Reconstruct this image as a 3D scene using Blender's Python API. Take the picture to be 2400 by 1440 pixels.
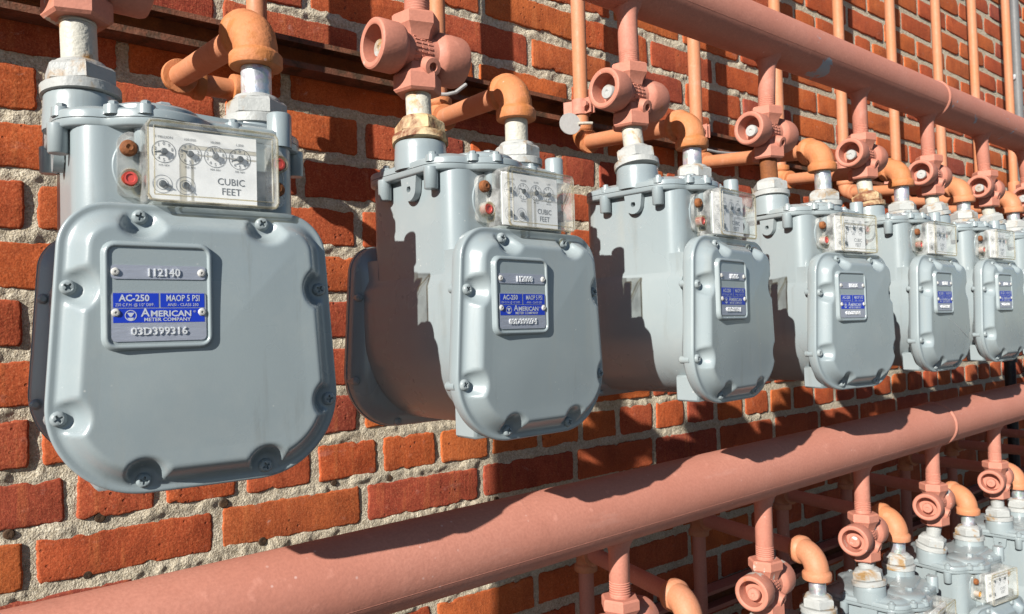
import bpy, math, random
from mathutils import Vector, Matrix, noise
PI = math.pi
R = math.radians
random.seed(7)
sc = bpy.context.scene
col = sc.collection
for o in list(bpy.data.objects):
    bpy.data.objects.remove(o)

# ------------------------------------------------------------------ camera
ZS = 1.7887                       # ground is z = 0, bed joint "0" of the wall is at ZS
YAW, PIT, ROL, FPX = R(38.7174), R(1.78602), R(-1.59785), 1791.77
fw = Vector((math.sin(YAW)*math.cos(PIT), math.cos(YAW)*math.cos(PIT), math.sin(PIT)))
rt = Vector((math.cos(YAW), -math.sin(YAW), 0)); up = rt.cross(fw)
r2 = rt*math.cos(ROL) + up*math.sin(ROL); u2 = up*math.cos(ROL) - rt*math.sin(ROL)
cam = bpy.data.cameras.new('camera'); camo = bpy.data.objects.new('camera', cam); col.objects.link(camo)
m = Matrix.Identity(4)
for i in range(3):
    m[i][0], m[i][1], m[i][2] = r2[i], u2[i], -fw[i]
m.translation = (0, -1.06289, -0.33869 + ZS)
camo.matrix_world = m
cam.sensor_width = 36; cam.lens = FPX/2400*36; cam.clip_start = .02; cam.clip_end = 500
cam.dof.use_dof = True; cam.dof.focus_distance = .75; cam.dof.aperture_fstop = 20
sc.camera = camo

# ------------------------------------------------------------------ light
AZ, EL = R(69), R(26.5)             # sun: angle from the wall's normal towards -X, elevation
sd = Vector((math.sin(AZ)*math.cos(EL), math.cos(AZ)*math.cos(EL), -math.sin(EL)))
w = bpy.data.worlds.new('World'); sc.world = w; w.use_nodes = True
nt = w.node_tree; nt.nodes.clear()
sky = nt.nodes.new('ShaderNodeTexSky'); sky.sky_type = 'NISHITA'; sky.sun_disc = False
sky.sun_elevation = EL; sky.dust_density = .1; sky.air_density = .8; sky.ozone_density = 1.5; sky.altitude = 100
sky.sun_rotation = math.atan2(-sd.x, -sd.y)
bg = nt.nodes.new('ShaderNodeBackground'); bg.inputs[1].default_value = .05
ow = nt.nodes.new('ShaderNodeOutputWorld')
nt.links.new(sky.outputs[0], bg.inputs[0]); nt.links.new(bg.outputs[0], ow.inputs[0])
sl = bpy.data.lights.new('sun', 'SUN'); sl.energy = 5; sl.angle = R(.53); sl.color = (1, .955, .88)
so = bpy.data.objects.new('sun', sl); col.objects.link(so); so.location = (-3, -2, 5)
so.rotation_euler = sd.to_track_quat('-Z', 'Y').to_euler()
sc.view_settings.view_transform = 'Standard'; sc.view_settings.look = 'None'
sc.view_settings.exposure = .90; sc.view_settings.gamma = 1
sc.cycles.use_denoising = True
sc.cycles.max_bounces = 8; sc.cycles.transparent_max_bounces = 16

# ------------------------------------------------------------------ materials
class NB:
    """small node builder"""
    def __init__(s, name):
        s.m = bpy.data.materials.new(name); s.m.use_nodes = True
        s.t = s.m.node_tree; s.n = s.t.nodes; s.l = s.t.links
        s.b = s.n['Principled BSDF']; s.out = s.n['Material Output']
    def node(s, typ, **kw):
        n = s.n.new(typ)
        for k, v in kw.items(): setattr(n, k, v)
        return n
    def put(s, sock, v):
        if isinstance(v, bpy.types.NodeSocket): s.l.new(v, sock)
        elif isinstance(v, (tuple, list)): sock.default_value = (*v, 1) if len(v) == 3 and len(sock.default_value) == 4 else v
        else: sock.default_value = v
    def pos(s, scale=(1, 1, 1), obj=False):
        if obj: o = s.node('ShaderNodeTexCoord').outputs['Object']
        else: o = s.node('ShaderNodeNewGeometry').outputs['Position']
        mp = s.node('ShaderNodeMapping'); s.l.new(o, mp.inputs[0]); mp.inputs['Scale'].default_value = scale
        return mp.outputs[0]
    def noise(s, vec, scale, detail=4, rough=.55, dist=0):
        n = s.node('ShaderNodeTexNoise'); s.l.new(vec, n.inputs['Vector'])
        n.inputs['Scale'].default_value = scale; n.inputs['Detail'].default_value = detail
        n.inputs['Roughness'].default_value = rough; n.inputs['Distortion'].default_value = dist
        return n.outputs[0]
    def vor(s, vec, scale, feat='F1', out=0):
        n = s.node('ShaderNodeTexVoronoi', feature=feat); s.l.new(vec, n.inputs['Vector']); n.inputs['Scale'].default_value = scale
        return n.outputs[out]
    def ramp(s, fac, stops):
        n = s.node('ShaderNodeValToRGB'); s.put(n.inputs[0], fac)
        e = n.color_ramp.elements
        while len(e) < len(stops): e.new(.5)
        for k, (p, c) in enumerate(stops):
            e[k].position = p; e[k].color = (c, c, c, 1) if isinstance(c, (int, float)) else (*c, 1)
        return n.outputs[0]
    def mix(s, fac, a, b, mode='MIX'):
        n = s.node('ShaderNodeMix', data_type='RGBA', blend_type=mode)
        s.put(n.inputs[0], fac); s.put(n.inputs[6], a); s.put(n.inputs[7], b)
        return n.outputs[2]
    def math(s, op, a, b=0.):
        n = s.node('ShaderNodeMath', operation=op); s.put(n.inputs[0], a); s.put(n.inputs[1], b)
        return n.outputs[0]
    def bump(s, h, dist, strength=1, prev=None):
        n = s.node('ShaderNodeBump'); n.inputs['Distance'].default_value = dist; n.inputs['Strength'].default_value = strength
        s.l.new(h, n.inputs['Height'])
        if prev is not None: s.l.new(prev, n.inputs['Normal'])
        return n.outputs[0]
    def fin(s, color, rough=.5, normal=None, metal=0, spec=.5):
        s.put(s.b.inputs['Base Color'], color); s.put(s.b.inputs['Roughness'], rough)
        s.put(s.b.inputs['Metallic'], metal); s.b.inputs['Specular IOR Level'].default_value = spec
        if normal is not None: s.l.new(normal, s.b.inputs['Normal'])
        return s.m

def painted(name, c1, c2, rust=None, rust_at=.7, rough=.5, bumpd=.00014, worn=None, worn_at=.72, scale=7, grime=.38):
    b = NB(name); p = b.pos()
    n1 = b.noise(p, scale, 5, .6); n2 = b.noise(p, 55, 4, .6); n3 = b.noise(p, 330, 2, .5)
    c = b.mix(b.ramp(n1, [(.35, 0.), (.68, 1.)]), c1, c2)
    c = b.mix(b.ramp(n3, [(.3, .55), (.7, 0.)]), c, tuple(x*.8 for x in c1))
    c = b.mix(b.ramp(n2, [(.62, 0.), (.72, .35)]), c, tuple(min(1, x*1.25+.03) for x in c2))
    if rust:
        nr = b.noise(b.pos((1.3, .7, 1)), 28, 6, .65, .4)
        c = b.mix(b.ramp(nr, [(rust_at-.08, 0.), (rust_at+.04, 1.)]), c, rust)
    if worn:
        nw = b.noise(b.pos((.8, 1.2, 1.1)), 17, 6, .6, .6)
        c = b.mix(b.ramp(nw, [(worn_at, 0.), (worn_at+.02, 1.)]), c, worn)
    ns = b.noise(b.pos((.22, 1, 1)), 26, 6, .7, .2)                    # scuffs and chalking drawn along the run
    c = b.mix(b.ramp(ns, [(.60, 0.), (.74, .42)]), c, tuple(min(1, x*.9+.10) for x in c2))
    nd = b.noise(b.pos((1, 1, .30)), 19, 7, .72, .3)                   # grime runs
    c = b.mix(b.ramp(nd, [(.60, 0.), (.76, grime)]), c, tuple(x*.42 for x in c1))
    sp = b.vor(p, 85); spm = b.math('MULTIPLY', b.ramp(sp, [(.07, 1.), (.14, 0.)]), b.ramp(b.noise(p, 13, 2), [(.60, 0.), (.66, .8)]))
    c = b.mix(spm, c, tuple(min(1, x*.7+.22) for x in c2))
    nb = b.bump(n3, bumpd); nb = b.bump(n2, bumpd*2.5, 1, nb); nb = b.bump(ns, bumpd*1.5, 1, nb)
    return b.fin(c, b.ramp(n2, [(.3, rough-.08), (.7, rough+.1)]), nb, spec=.3)

M = {}
PINK, PINK2 = (.43, .172, .122), (.47, .205, .150)
PEACH, PEACH2 = (.46, .180, .082), (.44, .195, .115)
M['pink'] = painted('faded_pink_paint', PINK, PINK2, rough=.62)
M['pink_valve'] = painted('pink_valve_paint', PINK, (.43, .17, .115), rust=(.36, .12, .03), rust_at=.72, worn=(.42, .42, .38), worn_at=.665, bumpd=.00018, rough=.6)
M['peach'] = painted('peach_pipe_paint', PEACH, PEACH2, rust=(.36, .12, .035), rust_at=.74, rough=.58)
M['rusty_peach'] = painted('rusty_peach_paint', (.46, .18, .08), (.45, .16, .06), rust=(.37, .135, .042), rust_at=.57, rough=.65, bumpd=.0005)
M['worn_pink'] = painted('worn_pink_paint', PINK, PINK2, rough=.6, worn=(.26, .30, .35), worn_at=.665)
M['cream'] = painted('chipped_cream_paint', (.47, .45, .38), (.40, .39, .35), rust=(.33, .17, .05), rust_at=.63, rough=.55, bumpd=.0006)
M['white_nut'] = painted('old_white_paint', (.37, .38, .37), (.28, .29, .285), rust=(.26, .16, .07), rust_at=.61, rough=.5, bumpd=.0004)
M['rust_nut'] = painted('rust_eaten_paint', (.56, .46, .30), (.45, .27, .10), rust=(.15, .055, .03), rust_at=.53, rough=.75, bumpd=.0006, scale=22)
M['rust'] = painted('brown_rust', (.14, .05, .02), (.24, .085, .025), rough=.8, bumpd=.0006, scale=40)
M['old_iron'] = painted('dark_old_iron', (.035, .022, .014), (.09, .045, .02), rough=.8, bumpd=.0006, scale=90)
M['bore'] = painted('olive_bore', (.10, .10, .075), (.16, .13, .08), rust=(.30, .15, .04), rust_at=.6, rough=.5, scale=40)  # dark grey-olive bore colour with rust patches
M['black'] = painted('black_paint', (.012, .012, .013), (.02, .02, .022), rough=.4)
M['grey_conduit'] = painted('grey_conduit_paint', (.12, .125, .13), (.17, .17, .17), rough=.5)
M['white'] = painted('white_plastic', (.36, .355, .35), (.30, .30, .29), rough=.4)
M['plug_pink'] = painted('painted_plug', PINK, PINK2, worn=(.55, .55, .52), worn_at=.64, rough=.55)

b = NB('galvanised_steel'); p = b.pos()
v = b.vor(p, 160, out=1); n = b.noise(p, 60, 4)
c = b.mix(b.ramp(n, [(.35, 0.), (.65, 1.)]), (.42, .44, .46), (.62, .64, .66)); c = b.mix(.25, c, v, 'SOFT_LIGHT')
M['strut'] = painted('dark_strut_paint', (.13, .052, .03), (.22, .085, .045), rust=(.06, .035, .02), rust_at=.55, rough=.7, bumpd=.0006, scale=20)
M['galv'] = b.fin(c, b.ramp(n, [(.3, .30), (.7, .55)]), b.bump(n, .0022), metal=.7)

def meter_paint():
    b = NB('grey_meter_paint'); p = b.pos()
    n1 = b.noise(p, 5, 5, .6); n2 = b.noise(b.pos((1, 1, .12)), 38, 4, .6); n3 = b.noise(p, 700, 2, .5); n4 = b.noise(p, 1.4, 2)
    c = b.mix(b.ramp(n1, [(.3, 0.), (.7, 1.)]), (.222, .263, .277), (.244, .282, .290))
    c = b.mix(b.ramp(n2, [(.60, 0.), (.80, .35)]), c, (.30, .29, .245))
    nd = b.noise(b.pos((1, 1, .10)), 60, 6, .7, .15); c = b.mix(b.ramp(nd, [(.57, 0.), (.74, .36)]), c, (.135, .13, .11))
    nf = b.noise(p, 17, 6, .7); c = b.mix(b.ramp(nf, [(.52, 0.), (.74, .38)]), c, (.30, .325, .32))
    sp = b.vor(p, 130); spm = b.math('MULTIPLY', b.ramp(sp, [(.05, 1.), (.11, 0.)]), b.ramp(b.noise(p, 23, 2), [(.58, 0.), (.64, .75)]))
    c = b.mix(spm, c, (.55, .55, .52))
    c = b.mix(b.ramp(b.noise(p, 2.6, 1), [(.36, 0.), (.62, .5)]), c, b.mix(1, c, (.80, .83, .86), 'MULTIPLY'))
    nb = b.bump(n3, .00004); nb = b.bump(n4, .012, .5, nb)
    return b.fin(c, b.ramp(n1, [(.3, .24), (.7, .33)]), nb, spec=.85)
M['meter'] = meter_paint()

def metal(name, c, rough, met=.9):
    b = NB(name); p = b.pos(); n = b.noise(b.pos((1, 1, 5)), 120, 4)
    return b.fin(b.mix(n, tuple(x*.88 for x in c), c), b.ramp(n, [(.3, rough-.07), (.7, rough+.07)]), b.bump(n, .0002), metal=met)
M['alu'] = metal('brushed_aluminium', (.34, .365, .43), .42, .35)
M['alu_bright'] = metal('raised_aluminium', (.82, .83, .84), .32, .45)
M['screw'] = painted('grey_screw_paint', (.22, .26, .27), (.26, .29, .30), rough=.32, bumpd=.0003)
M['rivet'] = painted('rivet_alloy', (.42, .42, .40), (.48, .47, .45), rough=.4, bumpd=.0003)
def flat(name, c, rough=.45, spec=.5):
    b = NB(name); p = b.pos(); n = b.noise(p, 90, 3)
    return b.fin(b.mix(n, tuple(x*.9 for x in c), tuple(min(1, x*1.08) for x in c)), rough, spec=spec)
M['blue'] = flat('blue_label_ink', (.006, .032, .38), .38)
M['label_text'] = flat('label_lettering', (.42, .45, .52), .42)
M['ink'] = flat('dark_print', (.085, .10, .115), .6)
M['pale_ink'] = flat('pale_print', (.17, .19, .22), .6)
M['dial'] = flat('white_dial_card', (.80, .81, .82), .5)
M['red'] = flat('red_plastic_seal', (.46, .06, .05), .42)
M['ochre'] = flat('ochre_seal', (.55, .24, .03), .4)
M['pointer'] = flat('grey_pointer', (.055, .068, .078), .5)
M['gasket'] = flat('dark_gasket', (.05, .05, .05), .8)

def thin_clear(name, tint, ior=1.5, haze=.06):
    b = NB(name); b.n.remove(b.b)
    tr = b.node('ShaderNodeBsdfTransparent'); tr.inputs[0].default_value = (*tint, 1)
    gl = b.node('ShaderNodeBsdfGlossy'); gl.inputs['Roughness'].default_value = .05
    df = b.node('ShaderNodeBsdfDiffuse'); df.inputs[0].default_value = (.74, .745, .73, 1)
    lw = b.node('ShaderNodeLayerWeight'); lw.inputs[0].default_value = .5; frv = b.math('ADD', b.math('MULTIPLY', b.math('POWER', lw.outputs['Facing'], 5.), .9), .035)
    p = b.pos(); n = b.noise(p, 45, 5, .6)
    hz = b.ramp(n, [(.4, haze*.4), (.75, haze*2.2)])
    m0 = b.node('ShaderNodeMixShader'); b.l.new(hz, m0.inputs[0]); b.l.new(tr.outputs[0], m0.inputs[1]); b.l.new(df.outputs[0], m0.inputs[2])
    m1 = b.node('ShaderNodeMixShader'); b.l.new(frv, m1.inputs[0]); b.l.new(m0.outputs[0], m1.inputs[1]); b.l.new(gl.outputs[0], m1.inputs[2])
    b.l.new(m1.outputs[0], b.out.inputs[0]); return b.m
M['clear'] = thin_clear('clear_index_plastic', (.985, .985, .97), 1.35, .10)
M['clear_side'] = thin_clear('yellowing_index_plastic', (.965, .96, .93), 1.45, .24)
M['edge_plastic'] = thin_clear('yellowed_plastic_edge', (.80, .74, .58), 1.45, .22)

def brick_mat():
    b = NB('weathered_brick'); p = b.pos()
    oi = b.node('ShaderNodeObjectInfo').outputs['Random']; gi = b.node('ShaderNodeNewGeometry').outputs['Random Per Island']
    rnd = b.math('FRACT', b.math('ADD', oi, gi))
    base = b.ramp(rnd, [(0, (.41, .079, .024)), (.18, (.48, .118, .028)), (.36, (.37, .066, .026)), (.54, (.47, .122, .030)), (.68, (.31, .058, .032)), (.82, (.43, .092, .028)), (.93, (.35, .070, .034)), (1, (.26, .056, .036))])
    n1 = b.noise(p, 14, 6, .62, .3); n2 = b.noise(b.pos((6, 6, .55)), 13, 4, .6); n3 = b.noise(p, 230, 4, .6); n5 = b.noise(p, 48, 5, .65)
    c = b.mix(b.ramp(n1, [(.30, .85), (.58, 0.)]), base, b.mix(1, base, (.58, .50, .55), 'MULTIPLY'))
    c = b.mix(b.ramp(n2, [(.55, 0.), (.75, .45)]), c, (.52, .17, .055))
    c = b.mix(b.ramp(n5, [(.62, 0.), (.80, .30)]), c, (.46, .31, .27))
    c = b.mix(b.ramp(b.noise(b.pos((1, 1, 2.2)), 9, 5, .7), [(.64, 0.), (.80, .30)]), c, (.50, .38, .36))
    c = b.mix(b.ramp(n3, [(.3, .5), (.55, 0.)]), c, b.mix(1, c, (.5, .42, .42), 'MULTIPLY'))
    cr = b.vor(b.pos((1, 1, .16)), 17, 'DISTANCE_TO_EDGE'); crm = b.math('MULTIPLY', b.ramp(cr, [(.0, 1.), (.022, 0.)]), b.ramp(b.noise(p, 6, 2), [(.66, 0.), (.70, .35)]))
    c = b.mix(crm, c, (.11, .03, .018))
    gr = b.noise(p, 520, 2, .6); c = b.mix(b.ramp(gr, [(.35, .5), (.5, 0.)]), c, b.mix(1, c, (.55, .45, .42), 'MULTIPLY')); c = b.mix(b.ramp(gr, [(.56, 0.), (.68, .30)]), c, (.58, .24, .11))
    lime = b.noise(b.pos((1, 1, 1.6)), 31, 8, .78, .5); c = b.mix(b.ramp(lime, [(.63, 0.), (.73, .55)]), c, (.50, .42, .36))
    pits = b.vor(p, 95); pm = b.math('MULTIPLY', b.ramp(pits, [(.10, 1.), (.22, 0.)]), b.ramp(b.noise(p, 9, 3), [(.52, 0.), (.64, 1.)]))
    c = b.mix(b.math('MULTIPLY', pm, .85), c, (.10, .028, .018))
    h = b.math('SUBTRACT', b.math('SUBTRACT', n5, b.math('MULTIPLY', pm, 1.4)), b.math('MULTIPLY', crm, 1.2))
    nb = b.bump(h, .0010); nb = b.bump(n3, .0007, 1, nb); nb = b.bump(n2, .0006, 1, nb)
    return b.fin(c, .88, nb, spec=.25)
M['brick'] = brick_mat()
def mortar_mat():
    b = NB('sandy_mortar'); p = b.pos()
    n1 = b.noise(p, 10, 5, .6); n2 = b.noise(p, 320, 3, .7); n3 = b.noise(p, 110, 5, .7); g = b.vor(p, 430, out=1); gd = b.vor(p, 430)
    c = b.mix(b.ramp(n1, [(.3, 0.), (.7, 1.)]), (.41, .355, .265), (.49, .435, .335))
    gv = b.node('ShaderNodeRGBToBW'); b.l.new(g, gv.inputs[0])
    c = b.mix(.55, c, gv.outputs[0], 'SOFT_LIGHT')
    c = b.mix(b.ramp(n3, [(.3, .5), (.5, 0.)]), c, (.27, .23, .175))
    nb = b.bump(gd, .0009, .8); nb = b.bump(n2, .0013, 1, nb); nb = b.bump(n3, .0034, 1, nb)
    return b.fin(c, .95, nb, spec=.15)
M['mortar'] = mortar_mat()
def ground_mat():
    b = NB('worn_asphalt'); p = b.pos(); n = b.noise(p, 2, 8, .65); n2 = b.noise(p, 60, 4)
    c = b.mix(n, (.045, .043, .04), (.075, .07, .064)); return b.fin(c, .9, b.bump(n2, .003))
M['ground'] = ground_mat()

# ------------------------------------------------------------------ mesh helpers
class MB:
    def __init__(s): s.v = []; s.f = []; s.mi = []
    def add(s, vs, fs, T=None, mi=0):
        o = len(s.v)
        s.v += [tuple(T @ Vector(p)) if T is not None else tuple(p) for p in vs]
        s.f += [tuple(i+o for i in f) for f in fs]; s.mi += [mi]*len(fs)
        return s
    def loft(s, rings, cap0=True, cap1=True, closed=True, T=None, mi=0):
        n = len(rings[0]); vs = [p for r in rings for p in r]; fs = []
        for k in range(len(rings)-1):
            for i in range(n if closed else n-1):
                j = (i+1) % n; fs.append((k*n+i, k*n+j, (k+1)*n+j, (k+1)*n+i))
        if cap0: fs.append(tuple(range(n-1, -1, -1)))
        if cap1: fs.append(tuple((len(rings)-1)*n+i for i in range(n)))
        return s.add(vs, fs, T, mi)
    def lathe(s, prof, seg=28, T=None, mi=0, cap0=True, cap1=True, ph=0):
        rings = [[(r*math.cos(2*PI*i/seg+ph), r*math.sin(2*PI*i/seg+ph), h) for i in range(seg)] for r, h in prof]
        return s.loft(rings, cap0, cap1, True, T, mi)
    def tube(s, pts, r, seg=24, caps=True, T=None, mi=0):
        pts = [Vector(p) for p in pts]; n = len(pts); rs = r if isinstance(r, (list, tuple)) else [r]*n
        tans = []
        for i in range(n):
            a = pts[max(i-1, 0)]; c = pts[min(i+1, n-1)]
            tans.append((c-a).normalized())
        t = tans[0]; ref = Vector((0, 0, 1)) if abs(t.z) < .9 else Vector((1, 0, 0))
        x = t.cross(ref).normalized(); rings = []
        for i in range(n):
            t = tans[i]; x = (x - t*x.dot(t)).normalized(); y = t.cross(x)
            rings.append([tuple(pts[i] + (x*math.cos(2*PI*k/seg) + y*math.sin(2*PI*k/seg))*rs[i]) for k in range(seg)])
        return s.loft(rings, caps, caps, True, T, mi)
    def box(s, a, c, bev=0, T=None, mi=0):
        (x0, y0, z0), (x1, y1, z1) = a, c
        if bev <= 0:
            vs = [(x, y, z) for x in (x0, x1) for y in (y0, y1) for z in (z0, z1)]
            return s.add(vs, [(0, 1, 3, 2), (4, 6, 7, 5), (0, 4, 5, 1), (2, 3, 7, 6), (0, 2, 6, 4), (1, 5, 7, 3)], T, mi)
        cx, cy, cz = (x0+x1)/2, (y0+y1)/2, (z0+z1)/2; hx, hy, hz = (x1-x0)/2, (y1-y0)/2, (z1-z0)/2
        vs = []; idx = {}
        for sx in (-1, 1):
            for sy in (-1, 1):
                for sz in (-1, 1):
                    for ax in range(3):
                        q = [sx*(hx-bev), sy*(hy-bev), sz*(hz-bev)]; q[ax] = (sx*hx, sy*hy, sz*hz)[ax]
                        idx[(sx, sy, sz, ax)] = len(vs); vs.append((cx+q[0], cy+q[1], cz+q[2]))
        fs = []
        for ax in range(3):
            for sg in (-1, 1):
                u, v2 = (ax+1) % 3, (ax+2) % 3; f = []
                for su, sv in ((-1, -1), (1, -1), (1, 1), (-1, 1)):
                    k = [0, 0, 0]; k[ax] = sg; k[u] = su; k[v2] = sv; f.append(idx[(*k, ax)])
                fs.append(tuple(f if sg > 0 else f[::-1]))
        for ax in range(3):
            u, v2 = (ax+1) % 3, (ax+2) % 3
            for su in (-1, 1):
                for sv in (-1, 1):
                    def I(sa, face):
                        k = [0, 0, 0]; k[ax] = sa; k[u] = su; k[v2] = sv; return idx[(*k, face)]
                    f = [I(-1, u), I(1, u), I(1, v2), I(-1, v2)]
                    fs.append(tuple(f if su*sv < 0 else f[::-1]))
        for sx in (-1, 1):
            for sy in (-1, 1):
                for sz in (-1, 1):
                    f = [idx[(sx, sy, sz, a)] for a in range(3)]
                    fs.append(tuple(f if sx*sy*sz > 0 else f[::-1]))
        return s.add(vs, fs, T, mi)
    def mesh(s, name, mats, smooth=True, ang=38):
        me = bpy.data.meshes.new(name); me.from_pydata(s.v, [], s.f)
        mats = mats if isinstance(mats, (list, tuple)) else [mats]
        for k in mats: me.materials.append(M[k])
        if len(mats) > 1: me.polygons.foreach_set('material_index', s.mi)
        if smooth:
            me.polygons.foreach_set('use_smooth', [True]*len(me.polygons)); me.set_sharp_from_angle(angle=R(ang))
        me.update(); return me
    def build(s, name, mats, parent=None, smooth=True, ang=38, loc=None):
        o = bpy.data.objects.new(name, s.mesh(name, mats, smooth, ang)); col.objects.link(o)
        if parent: o.parent = parent
        if loc: o.location = loc
        return o
KIDS = {}
def link(name, me, parent=None, loc=None):
    o = bpy.data.objects.new(name, me); col.objects.link(o)
    if parent: o.parent = parent
    if loc is not None: o.location = loc
    return o
def empty(name, loc=(0, 0, 0), rz=0):
    o = bpy.data.objects.new(name, None); col.objects.link(o); o.location = loc; o.rotation_euler.z = rz
    o.empty_display_size = .05; return o
def tag(o, label=None, cat=None, group=None, kind=None):
    if label: o['label'] = label
    if cat: o['category'] = cat
    if group: o['group'] = group
    if kind: o['kind'] = kind
    return o
def copy_tree(o, parent=None):
    c = o.copy(); col.objects.link(c); c.parent = parent
    for ch in list(o.children): copy_tree(ch, c)
    return c
TX = Matrix.Rotation(PI/2, 4, 'Y')         # lathe axis z -> x
TYm = Matrix.Rotation(PI/2, 4, 'X')        # lathe axis z -> -y
def T(x, y, z): return Matrix.Translation((x, y, z))
def axis(frm, to):                          # lathe axis z -> direction frm->to, at frm
    d = Vector(to) - Vector(frm); return Matrix.Translation(frm) @ d.to_track_quat('Z', 'Y').to_matrix().to_4x4()

def fillet_poly(pts, n_arc=14):
    """pts: (x, y, radius) counter-clockwise -> dense list of points"""
    out = []; N = len(pts)
    for i in range(N):
        p0 = Vector(pts[i-1][:2]); p1 = Vector(pts[i][:2]); p2 = Vector(pts[(i+1) % N][:2]); r = pts[i][2]
        a = (p0-p1).normalized(); c = (p2-p1).normalized(); ang = a.angle(c)
        if r < 1e-6: out.append(tuple(p1)); continue
        t = r/math.tan(ang/2); cen = p1 + (a+c).normalized()*(r/math.sin(ang/2))
        s = p1+a*t-cen; e = p1+c*t-cen
        a0 = math.atan2(s.y, s.x); a1 = math.atan2(e.y, e.x); da = (a1-a0+PI) % (2*PI)-PI
        for k in range(n_arc+1):
            q = a0+da*k/n_arc; out.append((cen.x+r*math.cos(q), cen.y+r*math.sin(q)))
    return out
def resample(pts, n):
    P = [Vector(p) for p in pts]; P.append(P[0]); L = [0]
    for a, c in zip(P, P[1:]): L.append(L[-1]+(c-a).length)
    out = []; k = 0
    for i in range(n):
        d = L[-1]*i/n
        while L[k+1] < d: k += 1
        s = L[k+1]-L[k]; t = (d-L[k])/s if s > 1e-12 else 0
        out.append(tuple(P[k].lerp(P[k+1], t)))
    return out
def offset(pts, d):
    """inward offset for counter-clockwise outline"""
    n = len(pts); out = []
    for i in range(n):
        a = Vector(pts[i-1]); c = Vector(pts[(i+1) % n]); t = (c-a).normalized()
        out.append((pts[i][0]-t.y*d, pts[i][1]+t.x*d))
    return out
def sstep(t): t = max(0, min(1, t)); return t*t*(3-2*t)

_tc = {}
def text_geo(body, size, align='CENTER', sx=1., bold=0.0, depth=.0):
    key = (body, size, align, sx, bold, depth)
    if key in _tc: return _tc[key]
    cu = bpy.data.curves.new('t', 'FONT'); cu.body = body; cu.size = size; cu.align_x = align; cu.align_y = 'CENTER'
    cu.offset = bold; cu.extrude = depth; cu.resolution_u = 2
    o = bpy.data.objects.new('t', cu); col.objects.link(o)
    dg = bpy.context.evaluated_depsgraph_get(); me = bpy.data.meshes.new_from_object(o.evaluated_get(dg))
    vs = [(v.co.x*sx, v.co.y, v.co.z) for v in me.vertices]; fs = [tuple(p.vertices) for p in me.polygons]
    bpy.data.objects.remove(o); bpy.data.curves.remove(cu); bpy.data.meshes.remove(me)
    _tc[key] = (vs, fs); return vs, fs
def put_text(mb, body, size, x, y, z, align='CENTER', sx=1., bold=0., depth=0., mi=0, rot=0):
    """text in the xz plane, facing -y"""
    vs, fs = text_geo(body, size, align, sx, bold, depth)
    mb.add(vs, fs, T(x, y, z) @ Matrix.Rotation(rot, 4, 'Y') @ Matrix.Rotation(PI/2, 4, 'X'), mi)

# ------------------------------------------------------------------ ground
g = MB(); g.add([(-60, -80, 0), (80, -80, 0), (80, 30, 0), (-60, 30, 0)], [(0, 1, 2, 3)])
tag(g.build('ground', 'ground', smooth=False), kind='structure')

# ------------------------------------------------------------------ brick wall
CP, SP, HP = .07, .2195, .1055            # course, stretcher and header pitch
wall = empty('brick_wall', (0, 0, 0)); tag(wall, 'weathered red brick wall with wide pale sandy mortar behind all the pipes', 'wall')
XL, XR, CT, CB = -.9, 5.2, -24, 25        # extent in x, courses -24 .. 24 (course c runs from z=ZS-c*CP down)
KNOWN = {7: [.16, .261, .366, .473, .581, .688, .794, .908, 1.01, 1.113, 1.22, 1.323, 1.428, 1.535, 1.638, 1.742, 1.84, 1.945],
         8: [.119, .333, .551, .772, .994, 1.216, 1.435, 1.655, 1.864, 2.072], -5: [1.351, 1.567], -4: [.802, 1.024, 1.242, 1.467], -3: [.909, 1.131, 1.354, 1.57],
         -2: [.563, .785, 1.007], 0: [.136, .345, .561], 1: [.24, .46], 2: [.122, .333, .553], 4: [.119], 6: [.124, .336, .55]}
def joints(c):
    hdr = (c - 7) % 7 == 0
    pitch = HP if hdr else SP
    k = KNOWN.get(c)
    if not k: k = [(.119 if c % 2 == 0 else .232) + random.uniform(-.01, .01)]
    k = list(k)
    while k[0] > XL: k.insert(0, k[0]-pitch+random.uniform(-.006, .006))
    while k[-1] < XR: k.append(k[-1]+pitch+random.uniform(-.006, .006))
    return k
CAMX = Vector((0, -1.06289, 1.45))
rb = random.Random(11)
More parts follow.
